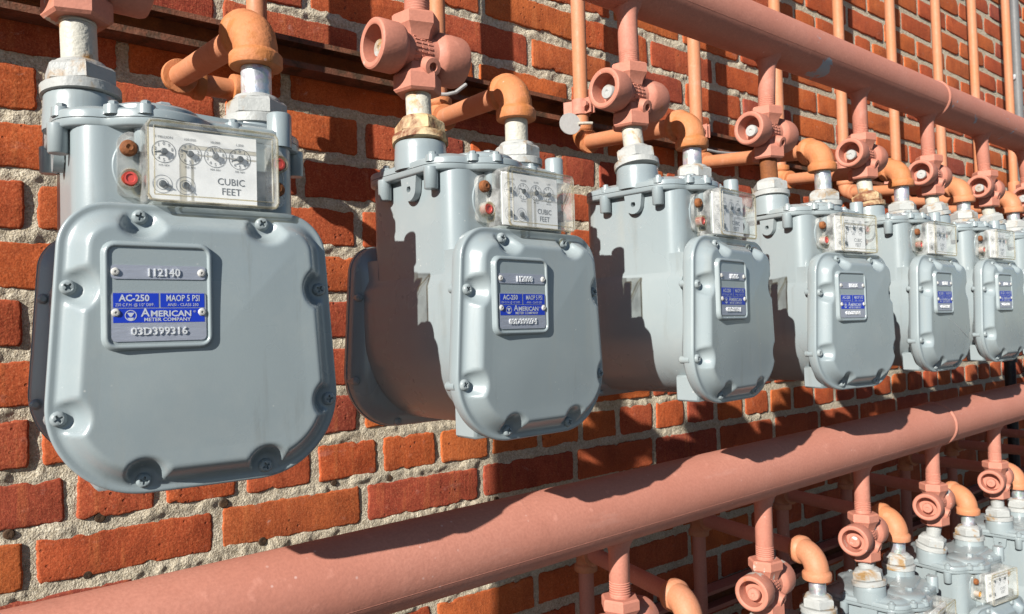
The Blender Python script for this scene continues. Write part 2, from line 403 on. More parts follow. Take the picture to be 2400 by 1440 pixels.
def brick_geo(cx, cz, wx, wz, fine):
    """one brick: ragged outline, eased edge, slightly uneven face; local to its centre"""
    step = .0042 if fine == 2 else .009 if fine == 1 else .03
    hx, hz = wx/2, wz/2; cr = [rb.uniform(.0015, .005) for _ in range(4)]
    out = fillet_poly([(-hx, -hz, cr[0]), (hx, -hz, cr[1]), (hx, hz, cr[2]), (-hx, hz, cr[3])], 4 if fine else 2)
    n = max(12, int(2*(wx+wz)/step)); out = resample(out, n)
    sd_ = rb.uniform(0, 500); amp = .0017 if fine else .0016
    notch = [(rb.uniform(-hx*.8, hx*.8), rb.choice((-hz, hz)), rb.uniform(.004, .009)) for _ in range(rb.choice((0, 1, 1, 2, 3)))] if fine else []
    pts = []
    for x, z in out:
        q = Vector((x*34+sd_, z*34, sd_)); q2 = Vector((x*150+sd_, z*150, sd_))
        d = noise.noise(q)*amp + noise.noise(q2)*amp*.75 + (noise.noise(q2*2.4)*amp*.6 if fine == 2 else 0) - .0006
        L = math.hypot(x, z); nx, nz = (x/hx, z/hz); mx = max(abs(nx), abs(nz))
        dx = d*(1 if abs(nx) > .93 else 0)*(1 if x > 0 else -1); dz = d*(1 if abs(nz) > .85 else 0)*(1 if z > 0 else -1)
        for a, c, r in notch:
            e = math.hypot(x-a, z-c)
            if e < r:
                k = (1-(e/r)**2)*r*.62; dx -= k*(x/L if L else 0)*.35; dz -= k*(1 if z > 0 else -1)*.8
        pts.append((x+dx, z+dz))
    face = -.0030 + rb.uniform(-.0013, .0013); tx, tz = rb.uniform(-.008, .008), rb.uniform(-.015, .015)
    def Y(x, z, e):
        return face + e + tx*x + tz*z + (noise.noise(Vector((x*60+sd_, z*60, 3)))*.0006 if fine else 0)
    rings = [[(x, .05, z) for x, z in pts], [(x, Y(x, z, .0022), z) for x, z in pts],
             [(x*(1-.0009/hx), Y(x, z, .0005), z*(1-.0009/hz)) for x, z in pts], [(x*(1-.0030/hx), Y(x, z, 0), z*(1-.0030/hz)) for x, z in pts]]
    return rings
bricks = []
for c in range(CT, CB):
    js = joints(c); zc = ZS-(c+.5)*CP
    for a, e in zip(js, js[1:]):
        gap = rb.uniform(.011, .015); cx = (a+e)/2
        d = (Vector((cx, 0, zc))-CAMX); zcam = d.dot(fw)
        if zcam > .05:
            px = abs(d.dot(r2)/zcam*FPX); py = abs(d.dot(u2)/zcam*FPX)
        else: px = py = 9e9
        seen = px < 1480 and py < 860
        area = (e-a)/max(zcam, .2)**3 if seen else 0
        bricks.append((area, cx, zc+rb.uniform(-.0015, .0015), e-a-gap, CP-rb.uniform(.0125, .0165), seen))
bricks.sort(key=lambda q: -q[0])
rest = MB(); nbk = 0
for area, cx, cz, wx, wz, seen in bricks:
    if seen and nbk < 300:
        mb = MB(); mb.loft(brick_geo(cx, cz, wx, wz, 2 if nbk < 110 else 1), cap0=False)
        mb.build('brick', 'brick', wall, ang=50, loc=(cx, 0, cz)); nbk += 1
    else:
        rest.loft(brick_geo(cx, cz, wx, wz, 0), cap0=False, T=T(cx, 0, cz))
tag(rest.build('outer_bricks', 'brick', wall, ang=50), kind='stuff')
mo = MB()
def mgrid(x0, x1, z0, z1, st):
    nx, nz = int((x1-x0)/st), int((z1-z0)/st); vs = []
    for j in range(nz+1):
        for i in range(nx+1):
            x = x0+(x1-x0)*i/nx; z = z0+(z1-z0)*j/nz
            edge = i in (0, nx) or j in (0, nz)
            y = 0
            if not edge:
                y = noise.noise(Vector((x*22, z*22, 0)))*.0012 + noise.noise(Vector((x*90, z*90, 4)))*.0009
                if st < .01:                 # mortar squeezed over the arrises of the bricks
                    k = (ZS-z)/CP; dj = abs(k-round(k))*CP
                    if dj < .02:
                        nn = noise.noise(Vector((x*30, z*40, 9))) + .35*noise.noise(Vector((x*110, z*110, 2)))
                        y -= math.exp(-(dj/.0110)**2)*sstep((nn+.25)/.8)*.0042
            vs.append((x, y, z))
    fs = [(j*(nx+1)+i, j*(nx+1)+i+1, (j+1)*(nx+1)+i+1, (j+1)*(nx+1)+i) for j in range(nz) for i in range(nx)]
    mo.add(vs, fs)
ZT, ZB = ZS-CT*CP, ZS-CB*CP
xa, xb, za, zb = 0., 1.6, ZS-.78, ZS+.36
mgrid(xa, xb, za, zb, .0030)
mgrid(XL-.2, xa, ZB, ZT, .1); mgrid(xb, XR+.2, ZB, ZT, .06); mgrid(xa, xb, ZB, za, .1); mgrid(xa, xb, zb, ZT, .1)
mo.build('mortar', 'mortar', wall, ang=80)
for x, z in ((.192, -.554), (.178, -.621), (.342, -.561), (.394, -.622), (.503, -.557), (.596, -.563), (.805, -.63), (.098, -.557)):
    mb = MB(); r = random.uniform(.0042, .0055)
    mb.lathe([(r*1.25, -.002), (r*1.2, .0005), (r, .0018), (r*.5, .0022), (r*.1, .0016)], 12, T(0, 0, 0) @ TYm)
    mb.build('anchor_head', 'old_iron', wall, loc=(x, -.0005, ZS+z))

SU, SL = .79, .79                        # fitting size, upper and lower row; row positions below are baked, scaled about the camera
# ------------------------------------------------------------------ gas meter
OUT = resample(fillet_poly([(-.134, -.1295, .080), (.134, -.1295, .080), (.1165, .1295, .042), (-.1165, .1295, .042)], 20), 320)   # (x, z)
SCR = [(s*a, z) for a, z in ((.0544, .1172), (.1108, .0536), (.1187, -.0575), (.0538, -.1172)) for s in (-1, 1)]
D0 = .126
def cover_mesh(name):
    mb = MB(); rings = []
    rings.append([(x, -D0+.006, z) for x, z in OUT]); rings.append([(x, -D0+.001, z) for x, z in OUT])
    ds = [.0012, .0030]+[.0052+.0021*k for k in range(17)]
    for d in ds:
        r = []
        for x, z in offset(OUT, d):
            dsc = min(math.hypot(x-a, z-c) for a, c in SCR)
            h = .0180*sstep(min((d-.0062)/.0185, (dsc-.0098)/.0140))
            lip = .0012*(1-abs(d-.0022)/.0015) if abs(d-.0022) < .0015 else 0
            r.append((x, -D0-h-lip, z))
        rings.append(r)
    last = rings[-1]
    for k in (.8, .55, .3, .1):
        rings.append([(x*k, y-.0022*(1-k*k), z*k) for x, y, z in last])
    mb.loft(rings, cap0=True)
    mb.f = [f[::-1] for f in mb.f]
    return mb.mesh(name, 'meter', ang=60)
def screw_geo(mb, r=.0066, mi=0):
    seg = 24
    rings = []
    for rr, h in ((r*1.0, -.004), (r, .0006), (r*.93, .0022), (r*.72, .0034), (r*.62, .0037)):
        rings.append([(rr*math.cos(2*PI*i/seg), rr*math.sin(2*PI*i/seg), h) for i in range(seg)])
    w_, l = r*.11, r*.55
    base = [(l, -w_), (l, w_), (w_*1.6, w_*1.6), (w_, l), (-w_, l), (-w_*1.6, w_*1.6), (-l, w_), (-l, -w_), (-w_*1.6, -w_*1.6), (-w_, -l), (w_, -l), (w_*1.6, -w_*1.6)]
    cross = [] 
    for i in range(12): 
        a, c = base[i], base[(i+1) % 12]; cross += [a, ((a[0]+c[0])/2, (a[1]+c[1])/2)]
    rings.append([(x, y, .0036) for x, y in cross[1:]+cross[:1]]); rings.append([(x*.8, y*.8, .0008) for x, y in cross[1:]+cross[:1]])
    mb.loft(rings)
def ring_plan(fn, n=96): return [fn(2*PI*i/n) for i in range(n)]
def rrect_ray(th, hx, hy, r):
    c, s = math.cos(th), math.sin(th); lo, hi = 0, 1
    for _ in range(30):
        t = (lo+hi)/2; x, y = abs(c*t)-(hx-r), abs(s*t)-(hy-r)
        d = (math.hypot(max(x, 0), max(y, 0)) + min(max(x, y), 0)) - r
        lo, hi = (t, hi) if d < 0 else (lo, t)
    return lo
def circ_ray(th, cx, cy, r):
    c, s = math.cos(th), math.sin(th); bb = cx*c+cy*s; disc = bb*bb-(cx*cx+cy*cy-r*r)
    return bb+math.sqrt(disc) if disc > 0 else 0
def top_outline(th):
    t = max(rrect_ray(th, .117, .094, .042), circ_ray(th, -.030, -.062, .056), circ_ray(th, .03, .06, .05))
    return (t*math.cos(th), t*math.sin(th))
TOPO = ring_plan(top_outline, 140)

def nameplate(parent):
    cx, cz = -.0425, .0455; hw, hh = .0445, .0465; y0 = -D0-.0195
    o = resample(fillet_poly([(cx-hw, cz-hh, .010), (cx+hw, cz-hh, .010), (cx+hw, cz+hh, .010), (cx-hw, cz+hh, .010)], 8), 96)
    prof = [(-.0015, .002), (0, -.0026), (.0010, -.0042), (.0025, -.0047), (.0038, -.0042), (.0046, -.0026), (.0050, .003)]
    mb = MB(); mb.loft([[(x, y0+h, z) for x, z in offset(o, d)] for d, h in prof], False, False)
    mb.f = [f[::-1] for f in mb.f]
    mb.build('plate_frame', 'meter', parent, ang=60)
    bed = MB(); ob = offset(o, .0045); bed.loft([[(x, y0+.002, z) for x, z in ob], [(x, y0-.0026, z) for x, z in ob]], False, True); bed.f = [f[::-1] for f in bed.f]; bed.build('plate_bed', 'meter', parent)
    yf = y0-.0027
    def rr(x0, z0, x1, z1, r, y, th=.0008, mats='alu', name='p', par=parent):
        mb = MB(); o = fillet_poly([(x0, z0, r), (x1, z0, r), (x1, z1, r), (x0, z1, r)], 5)
        mb.loft([[(x, y+th, z) for x, z in o], [(x, y, z) for x, z in o]], False, True); mb.f = [f[::-1] for f in mb.f]
        return mb.build(name, mats, par, smooth=False)
    x0, x1 = cx-.0385, cx+.0385
    strip = rr(x0, cz+.0145, x1, cz+.0265, .003, yf-.0008, name='number_strip')
    badge = rr(x0, cz-.0395, x1, cz+.0035, .004, yf-.0008, name='maker_badge')
    yb = yf-.0010
    z1 = cz+.0022
    bl = MB()
    for a, c, e, f in ((x0+.0015, z1-.0125, cx-.0012, z1), (cx+.0003, z1-.0125, x1-.0015, z1), (x0+.0015, z1-.0255, x1-.0015, z1-.0132)):
        bl.add([(a, yb, c), (e, yb, c), (e, yb, f), (a, yb, f)], [(0, 1, 2, 3)])
    bl.build('blue_panel', 'blue', badge, smooth=False)
    tx = MB(); yt = yb-.00025; k = .0005
    put_text(tx, 'AC-250', .0078, cx-.0205, yt, z1-.0045, bold=.00022, sx=.95)
    put_text(tx, '250 C.F.H. @ 1/2" DIFF.', .0036, cx-.0200, yt, z1-.0102, sx=.86)
    put_text(tx, 'MAOP 5 PSI', .0078, cx+.0190, yt, z1-.0045, bold=.0001, sx=.72)
    put_text(tx, 'ANSI - CLASS 250', .0036, cx+.0190, yt, z1-.0102, sx=.95)
    put_text(tx, 'A', .0098, cx-.0120, yt, z1-.0172, bold=.0002)
    put_text(tx, 'MERICAN', .0072, cx+.0090, yt, z1-.0181, bold=.0002, sx=1.10)
    put_text(tx, 'METER COMPANY', .0042, cx+.0060, yt, z1-.0231, bold=.00008, sx=1.12)
    put_text(tx, '\u00ae', .003, cx+.0285, yt, z1-.0163)
    ex, ez, er = cx-.0235, z1-.0193, .0047      # round emblem
    n = 28
    a = [(ex+er*math.cos(2*PI*i/n), yt, ez+er*math.sin(2*PI*i/n)) for i in range(n)]; i_ = [(ex+er*.86*math.cos(2*PI*i/n), yt, ez+er*.86*math.sin(2*PI*i/n)) for i in range(n)]
    tx.loft([a, i_], False, False)
    tx.add([(ex-er*.62, yt, ez+er*.50), (ex+er*.62, yt, ez+er*.50), (ex+er*.14, yt, ez-er*.25), (ex-er*.14, yt, ez-er*.25)], [(0, 1, 2, 3)])
    tx.add([(ex-er*.58, yt, ez-er*.42), (ex+er*.58, yt, ez-er*.42), (ex+er*.28, yt, ez-er*.86), (ex-er*.28, yt, ez-er*.86)], [(0, 1, 2, 3)])
    tx.build('lettering', 'label_text', badge, smooth=False)
    for par, zz in ((strip, cz+.0205), (badge, z1-.0168)):
        for xx in (x0+.0035, x1-.0035):
            mb = MB(); mb.lathe([(.0036, -.001), (.0036, .0004), (.0026, .0016), (.0012, .0019), (.0009, .0008)], 16, T(xx, yf-.0008, zz) @ TYm)
            mb.build('rivet', 'rivet', par)
    return strip, badge, cx, cz, yf

def index_box(parent):
    """clear dial housing on the neck of the meter"""
    x0, x1, z0, z1, yf, yb = -.050, .069, .131, .206, -.137, -.092
    root = empty('index_housing'); root.parent = parent
    o = fillet_poly([(x0, z0, .006), (x1, z0, .006), (x1, z1, .006), (x0, z1, .006)], 4)
    mb = MB(); mb.loft([[(x, yf, z) for x, z in offset(o, .0012)]], False, True); mb.f = [tuple(range(len(o)))]; mb.mi = [0]
    mb.build('front_pane', 'clear', root, smooth=False)
    mb = MB(); mb.loft([[(x, yf+.0012, z) for x, z in o], [(x, yb, z) for x, z in o]], False, False)
    mb.build('side_wall', 'clear_side', root)
    mb = MB(); oo = resample(o, 60)
    for y, d, r in ((yf+.0010, .0012, .0014), (yf-.0004, .0065, .0006), (yb+.006, -.0004, .0010)):
        pts = [(x, y, z) for x, z in offset(oo, d)]; mb.tube(pts+pts[:2], r, 8, False)
    mb.build('edge_bead', 'edge_plastic', root)
    # ears with seal and screw on both sides
    for s in (-1, 1):
        xe = x0 if s < 0 else x1
        oe = fillet_poly([(xe-.018 if s < 0 else xe-.001, z0+.008, .008 if s < 0 else .001), (xe+.001 if s < 0 else xe+.018, z0+.008, .001 if s < 0 else .008),
                          (xe+.001 if s < 0 else xe+.018, z1-.006, .001 if s < 0 else .012), (xe-.018 if s < 0 else xe-.001, z1-.006, .012 if s < 0 else .001)], 6)
        mb = MB(); mb.loft([[(x, -.094, z) for x, z in oe], [(x, -.101, z) for x, z in oe]], True, True)
        mb.f = [f[::-1] for f in mb.f]; mb.build('mounting_ear', 'clear_side', root)
        zs_, zr_ = (z1-.022, z0+.024) if s < 0 else (z0+.026, z1-.024)
        xs = xe+s*.009
        mb = MB(); mb.lathe([(.0075, .0), (.0075, .004), (.0062, .0065), (.003, .0078), (.0012, .0066)], 20, T(xs, -.101, zs_) @ TYm)
        mb.build('rusty_screw', 'rust', root)
        mb = MB(); mb.lathe([(.0066, 0), (.0066, .008), (.0060, .0100), (.0040, .0103), (.0036, .0094), (.001, .0094)], 22, T(xs, -.101, zr_) @ TYm)
        mb.build('seal_plug', 'red', root)
        mb = MB(); mb.lathe([(.0092, 0), (.0092, .011), (.0080, .0115), (.0076, .0)], 22, T(xs, -.101, zr_) @ TYm, cap0=False, cap1=False)
        mb.build('seal_cup', 'edge_plastic', root)
    # dial card
    px0, px1, pz0, pz1, py = -.046, .052, .1355, .2015, -.121
    dc = MB(); dc.box((px0, py, pz0), (px1, py+.0012, pz1)); dc.build('dial_card', 'dial', root, smooth=False)
    mb = MB(); mb.box((px0+.002, py+.0014, pz0+.002), (px1-.003, py+.0075, pz1-.002), .002); mb.build('register_light_block', 'meter', root)  # unseen block added behind the card to stop light crossing the clear box
    pr = MB(); pk = MB(); yt = py-.0003; pt = MB()
    rd = .0104
    for k in range(4):
        cx = px0+.0135+k*.0228; cz = pz1-.0215
        a = [(cx+rd*math.cos(2*PI*i/32), yt, cz+rd*math.sin(2*PI*i/32)) for i in range(32)]; c = [(cx+(rd-.0005)*math.cos(2*PI*i/32), yt, cz+(rd-.0005)*math.sin(2*PI*i/32)) for i in range(32)]
        pr.loft([a, c], False, False)
        sg = 1 if k % 2 else -1
        for q in range(10):
            th = PI/2 - sg*q*2*PI/10
            put_text(pr, str(q), .0044, cx+.0076*math.cos(th), yt, cz+.0076*math.sin(th))
        put_text(pr, ('1 MILLION', '100,000', '10,000', '1,000')[k], .0034, cx, yt, cz+rd+.0032)
        put_text(pr, 'PER REV', .0026, cx, yt, cz-rd-.0022)
        th = (3.3, 2.75, 2.0, 3.5)[k]; u = Vector((math.cos(th), 0, math.sin(th))); v_ = Vector((-u.z, 0, u.x)); c0 = Vector((cx, py-.002, cz))
        pt.lathe([(.0030, 0), (.0030, .0024), (.002, .003)], 16, T(cx, py-.0004, cz) @ TYm)
        pt.add([tuple(c0-v_*.0016), tuple(c0+v_*.0016), tuple(c0+u*.0085+v_*.0005), tuple(c0+u*.0085-v_*.0005)], [(0, 1, 2, 3)])
    for k in range(2):
        cx = px0+.012+k*.020; cz = pz0+.0145; rr = .0085
        for q in (1., .62):
            a = [(cx+rr*q*math.cos(2*PI*i/28), yt, cz+rr*q*math.sin(2*PI*i/28)) for i in range(28)]; c = [(cx+(rr*q-.0004)*math.cos(2*PI*i/28), yt, cz+(rr*q-.0004)*math.sin(2*PI*i/28)) for i in range(28)]
            pk.loft([a, c], False, False)
        th = (-.35, -.8)[k]; u = Vector((math.cos(th), 0, math.sin(th))); v_ = Vector((-u.z, 0, u.x)); c0 = Vector((cx, py-.002, cz))
        pt.lathe([(.0032, 0), (.0032, .0024), (.002, .003)], 16, T(cx, py-.0004, cz) @ TYm)
        pt.add([tuple(c0-v_*.0017), tuple(c0+v_*.0017), tuple(c0+u*.008+v_*.0005), tuple(c0+u*.008-v_*.0005)], [(0, 1, 2, 3)])
    put_text(pr, 'CUBIC', .0094, px1-.0245, yt, pz0+.0210, sx=.95)
    put_text(pr, 'FEET', .0094, px1-.0245, yt, pz0+.0115, sx=.95)
    pk.build('dial_rings', 'pale_ink', root, smooth=False)
    pr.build('dial_print', 'ink', root, smooth=False)
    pt.build('dial_pointers', 'pointer', root, smooth=False)
    return root

def make_meter(loc, rz):
    root = empty('gas_meter', loc, rz)
    cm = cover_mesh('front_cover'); fc = link('front_cover', cm, root)
    sm = MB(); screw_geo(sm); sme = sm.mesh('screw', 'screw', ang=40)
    for k, (x, z) in enumerate(SCR):
        o = link('screw', sme, fc, (x, -D0-.001, z)); o.rotation_euler = (PI/2, random.uniform(0, 3), 0)
    bc = link('back_cover', cm, root); bc.rotation_euler.z = PI
    # case: two flanges, drum, foot
    mb = MB()
    for s in (-1, 1):
        fl = [(.0015, .1202), (.0012, .1185), (.0012, .110), (.003, .107), (.016, .099), (.022, .094)]
        rg = [[(x, s*y, z) for x, z in offset(OUT, d)] for d, y in fl]
        mb.loft(rg, True, True)
        if s > 0:
            pass
        for x, z in SCR:                     # ribs behind each screw
            a = math.atan2(z, x); ex, ez = x+.0042*math.cos(a), z+.0042*math.sin(a)
            mb.lathe([(.0058, 0), (.0058, .016), (.003, .019)], 12, T(ex, s*.118, ez) @ (TYm if s > 0 else TYm.inverted()))
    nk, dr = .103, .1095
    nk = .1022
    prof = [(-nk, .105), (-nk, .078), (-dr+.004, .070), (-dr, .062), (-dr, .0)]
    prof += [(dr*math.cos(PI+PI*k/30), -.008+.112*math.sin(PI+PI*k/30)) for k in range(31)]
    prof += [(dr, .0), (dr, .062), (dr-.004, .070), (nk, .078), (nk, .105)]
    mb.loft([[(x, y, z) for x, z in prof] for y in (-.100, .100)])
    mb.box((-.090, -.110, -.1255), (.090, -.070, -.085), .003)
    mb.build('case', 'meter', root, ang=40); nk = .103
    # neck with rounded corners, index boss
    mb = MB(); pl = fillet_poly([(-nk, -.094, .026), (nk, -.094, .026), (nk, .094, .026), (-nk, .094, .026)], 8)
    mb.loft([[(x, y, z) for x, y in pl] for z in (.05, .2045)])
    ob = fillet_poly([(-.072, .135, .033), (.088, .135, .033), (.088, .202, .033), (-.072, .202, .033)], 12)
    mb.loft([[(x, -.080, z) for x, z in ob], [(x, -.0945, z) for x, z in ob], [(x, -.0955, z) for x, z in offset(ob, .001)]]); 
    mb.box((-.045, -.112, .118), (.06, -.085, .136), .004)
    mb.build('neck', 'meter', root, ang=40)
    # top flange (case side) with bosses and lugs
    mb = MB()
    mb.loft([[(x, y, z) for x, y in offset(TOPO, d)] for d, z in ((.004, .2035), (.001, .2045), (0, .206), (0, .2116))])
    for x, y in ((-.112, .038), (-.112, -.064), (.112, .04), (.112, -.06), (-.045, -.100), (.05, .09), (.045, -.082)):
        mb.lathe([(.0078, .181), (.0088, .182), (.0092, .208)], 16, T(x, y, 0))
    for s in (-1, 1):                        # hanging lug with a hole
        n = 14; rb_, ri = .0145, .0045
        oo = [(.017, .206)] + [(rb_*math.cos(-PI*k/n), .187+rb_*math.sin(-PI*k/n)) for k in range(n+1)] + [(-.017, .206)]
        ii = []
        for y, z in oo:
            a = math.atan2(z-.188, y); ii.append((ri*math.cos(a), .188+ri*math.sin(a)))
        xs = s*.1045
        r0 = [(xs, y-.018, z) for y, z in oo]; r1 = [(xs+s*.009, y-.018, z) for y, z in oo]; r3 = [(xs+s*.009, y-.018, z) for y, z in ii]; r4 = [(xs, y-.018, z) for y, z in ii]
        mb.loft([r0, r1, r3, r4, r0], False, False)
    mb.build('top_flange', 'meter', root, ang=45)
    mb = MB(); mb.loft([[(x, y, z) for x, y in offset(TOPO, .0012)] for z in (.2114, .2126)], False, False); mb.build('gasket', 'gasket', root)
    # top cover with dome, ribs, spuds, bolts
    mb = MB(); rg = []
    for d, z in ((0, .2124), (0, .2185), (.0012, .2205), (.003, .2212), (.0085, .2215), (.011, .2232), (.016, .2265), (.023, .2285), (.030, .2292)):
        rg.append([(x, y, z) for x, y in offset(TOPO, d)])
    mb.loft(rg)
    dome = [(.044, .221), (.043, .2275), (.040, .2300), (.030, .2325), (.015, .2338), (.002, .2340)]
    mb.lathe(dome, 32, T(-.030, -.062, 0)); mb.lathe([(.0085, .231), (.0085, .238), (.007, .2395)], 6, T(-.022, -.070, 0))
    mb.loft([[(x, y, z) for x, y in o] for o, z in ((fillet_poly([(-.02, -.08, .01), (.10, -.06, .01), (.09, -.01, .01), (-.02, -.02, .01)], 5), .222), (fillet_poly([(-.015, -.075, .01), (.095, -.057, .01), (.086, -.014, .01), (-.015, -.024, .01)], 5), .2335))])
    for x, y in ((-.109, .038), (-.109, -.064), (.109, .04), (-.07, -.095), (-.045, -.110), (.05, .09), (.04, -.086)):
        mb.lathe([(.0088, .215), (.0084, .2235), (.006, .2245)], 14, T(x, y, 0)); mb.lathe([(.0045, .224), (.0045, .2275), (.003, .2285)], 8, T(x, y, 0))
    mb.lathe([(.0125, .205), (.0125, .2395), (.0115, .241)], 18, T(.088, -.083, 0))
    for s in (-1, 1):
        mb.lathe([(.0345, .214), (.0345, .2275), (.0340, .232), (.0338, .240), (.0332, .249), (.0322, .251)], 30, T(s*.0870, -.010, 0))
    mb.build('top_cover', 'meter', root, ang=40)
    strip, badge, cx, cz, yf = nameplate(root)
    index_box(root)
    return root, (cx, cz, yf)
def number_meter(root, plate, serial, pos):
    cx, cz, yf = pos
    for ch in root.children:
        nm = ch.name.split('.')[0]
        if nm == 'number_strip' and plate:
            mb = MB(); put_text(mb, plate, .0098, cx+.003, yf-.0014, cz+.0200, sx=.95, bold=.00012, depth=.0006); mb.build('stamped_number', 'alu_bright', ch, smooth=False)
        if nm == 'maker_badge' and serial:
            mb = MB(); put_text(mb, serial, .0092, cx-.0005, yf-.0014, cz-.0312, sx=1.05, bold=.0001, depth=.0006); mb.build('stamped_serial', 'alu_bright', ch, smooth=False)

UYA = -0.3812                             # axis of the upper meters
METERS = [(0.1819, -3.58, -0.3435, -0.0003), (0.4891, 4.14, -0.3415, 0.0003), (0.8099, 7.24, -0.3318, -0.0045), (1.1424, -5.1, -0.3377, -0.0017), (1.4536, 0.54, -0.3288, 0.0031), (1.7416, -1.15, -0.325, 0.0031), (2.0343, 0.5, -0.3255, 0.0016), (2.3187, -1.0, -0.3255, 0.0)]
PL = [('112140', '03D399316'), ('112098', '03D399274'), ('112125', '03D399311'), ('112136', '03D399284'), ('112131', '03D399314'), ('112127', '03D399309'), None, None]
LAB = ['largest grey gas meter, nearest the camera, its plate stamped 112140',
       'grey gas meter stamped 112098 with a rusty cream inlet nut on top',
       'grey gas meter in the middle of the upper row, cover turned away to the right',
       'upper row grey gas meter whose inlet pipe is brown with rust',
       'fifth grey gas meter of the upper row with a long scratched cover',
       'small distant grey gas meter, sixth from the left in the upper row',
       'grey gas meter cut off by the right edge, seventh in the upper row',
       'farthest grey gas meter of the upper row, beyond the right edge']
proto, npos = make_meter((METERS[0][0], UYA+METERS[0][3], METERS[0][2]+ZS), R(METERS[0][1]))
meters = [proto] + [copy_tree(proto) for _ in METERS[1:]]
lower_src = copy_tree(proto)
for o, (x, a, z, dy), lb, pl in zip(meters, METERS, LAB, PL):
    o.location = (x, UYA+dy, z+ZS); o.rotation_euler.z = R(a); o.scale = (SU, SU, SU)
    tag(o, lb, 'gas meter', 'gas meters of the upper row')
    if pl: number_meter(o, *pl, npos)
# scratch on the fifth cover
def arc_pts(c, r, a0, a1, n=12): return [(c[0]+r*math.cos(a0+(a1-a0)*k/n), c[1]+r*math.sin(a0+(a1-a0)*k/n)) for k in range(n+1)]
mb = MB(); mb.tube([(x, -D0-.0198, z) for x, z in [(-.02, -.012), (.0, -.018), (.03, -.03), (.06, -.045), (.085, -.055)]], .0005, 5); mb.build('scratch', 'alu_bright', meters[4])

LOWY = -.378
LRX = [0.7114, 1.0303, 1.3344, 1.6221, 1.9444, 2.2529, 2.5648]
LLAB = ['grey gas meter mostly below the frame under the leftmost lower valve', 'lower row grey gas meter under the large round valve, mostly below the frame',
        'nearest visible lower row grey gas meter with a domed lid at the bottom edge', 'lower row grey gas meter with a yellowed index box and ochre seal',
        'lower row grey gas meter at the right edge behind the yellowed index box', 'lower row grey gas meter beyond the right edge, sixth along', 'farthest lower row grey gas meter beyond the right edge']
lower = []
for i, x in enumerate(LRX):
    o = lower_src if i == 0 else copy_tree(lower_src)
    o.location = (x+.0870*SL, LOWY+.01*SL, -1.0057+.003*i+ZS); o.rotation_euler.z = R((2, -4, 5, -8, 2, 0, 1)[i]); o.scale = (SL, SL, SL)
    tag(o, LLAB[i], 'gas meter', 'gas meters of the lower row'); lower.append(o)
for ch in lower[3].children:
    if ch.name.startswith('index_housing'):
        for q in ch.children:
            if q.name.startswith('seal_plug'): q.data = q.data.copy(); q.data.materials[0] = M['ochre']

# ------------------------------------------------------------------ manifolds with welded risers
def manifold(name, y, zf, r, x0, x1, risers, S, welds, label, mat, S_seam=None):
    root = empty(name, (0, y, ZS)); tag(root, label, 'pipe')
    n = 60; mb = MB(); mb.tube([(x0+(x1-x0)*k/n, 0, zf(x0+(x1-x0)*k/n)) for k in range(n+1)], r, 48)
    mb.build('main_pipe', mat, root)
    mb = MB(); mb.lathe([(r*.2, -.045), (r*.6, -.040), (r*.9, -.024), (r*1.003, -.004), (r*1.003, .004)], 40, T(x0, 0, zf(x0)) @ TX)
    mb.build('end_cap', mat, root)
    a_ = R(205) if S_seam is None else S_seam
    mb = MB(); mb.tube([(x0+(x1-x0)*k/n, (r-.0004)*math.cos(a_), zf(x0+(x1-x0)*k/n)+(r-.0004)*math.sin(a_)) for k in range(n+1)], .0006, 6); mb.build('pipe_seam', mat, root)
    for wx in welds:
        mb = MB(); mb.lathe([(r-.001, -.006), (r+.0022, -.003), (r+.0028, 0), (r+.0022, .003), (r-.001, .006)], 40, T(wx, 0, zf(wx)) @ TX, cap0=False, cap1=False)
        mb.build('weld_seam', mat, root)
    for (xt, xb, yb_, zb_) in risers:
        zt = zf(xt); mb = MB()
        p0 = Vector((xt, 0, zt)); p1 = Vector((xb, yb_-y, zb_))
        d = (p1-p0).normalized(); L = (p1-p0).length
        prof = [(.030*S, r*.80), (.0225*S, r*.97), (.0185*S, r+.006), (.0168*S, r+.013), (.0168*S, L-.022)]
        q = L-.022
        while q < L-.004: prof += [(.0160*S, q+.001), (.0172*S, q+.002)]; q += .003
        prof += [(.0165*S, L)]
        mb.lathe(prof, 28, axis(p0, p1)); mb.build('riser', mat, root)
    return root
UY = -.381
# valve centres of the upper row: (x, y, z)
VZ = [-0.0391, -0.0451, -0.0353, -0.0351, -0.0359, -0.0407, -0.0415, -0.0415]
def mloc(i, lx, ly): 
    x, a, z, dy = METERS[i]; c, s = math.cos(R(a)), math.sin(R(a))
    lx *= SU; ly *= SU
    return Vector((x+lx*c-ly*s, UYA+dy+lx*s+ly*c, z))
UR = [0.1095, 0.4317, 0.7555, 1.0865, 1.3767, 1.6582, 1.9396, 2.1994]
upz = lambda x: .1259-.0049*x
loz = lambda x: -.5789+.01666*x
ris = []
INL = [mloc(i, -.0870, -.01) for i in range(8)]; OUTL = [mloc(i, .0870, -.01) for i in range(8)]
VC = []
for i in range(8):
    t = .62; bx = INL[i]; top = Vector((UR[i], UY+.012, upz(UR[i])))
    zc = VZ[i]; k = (zc-(bx.z+.250*SU))/(top.z-(bx.z+.250*SU)); c = Vector((bx.x+(top.x-bx.x)*k, bx.y+(top.y-bx.y)*k, zc)); VC.append(c)
    ris.append((UR[i], c.x+(top.x-bx.x)*.1, c.y, zc+.045*SU))
manifold('manifold_pipe', UY, upz, .0396, -.16, 4.6, ris, SU, (1.68, 3.5), 'large faded pink manifold pipe running along the wall above the upper valves', 'worn_pink')
root = empty('supply_riser', (-.08, -.3795, ZS)); tag(root, 'vertical pink supply pipe joining both manifolds left of the first meter', 'pipe')
mb = MB(); mb.lathe([(.0385, loz(-.08)+.036), (.0385, upz(-.08)-.034)], 36); mb.build('main_pipe', 'pink', root)
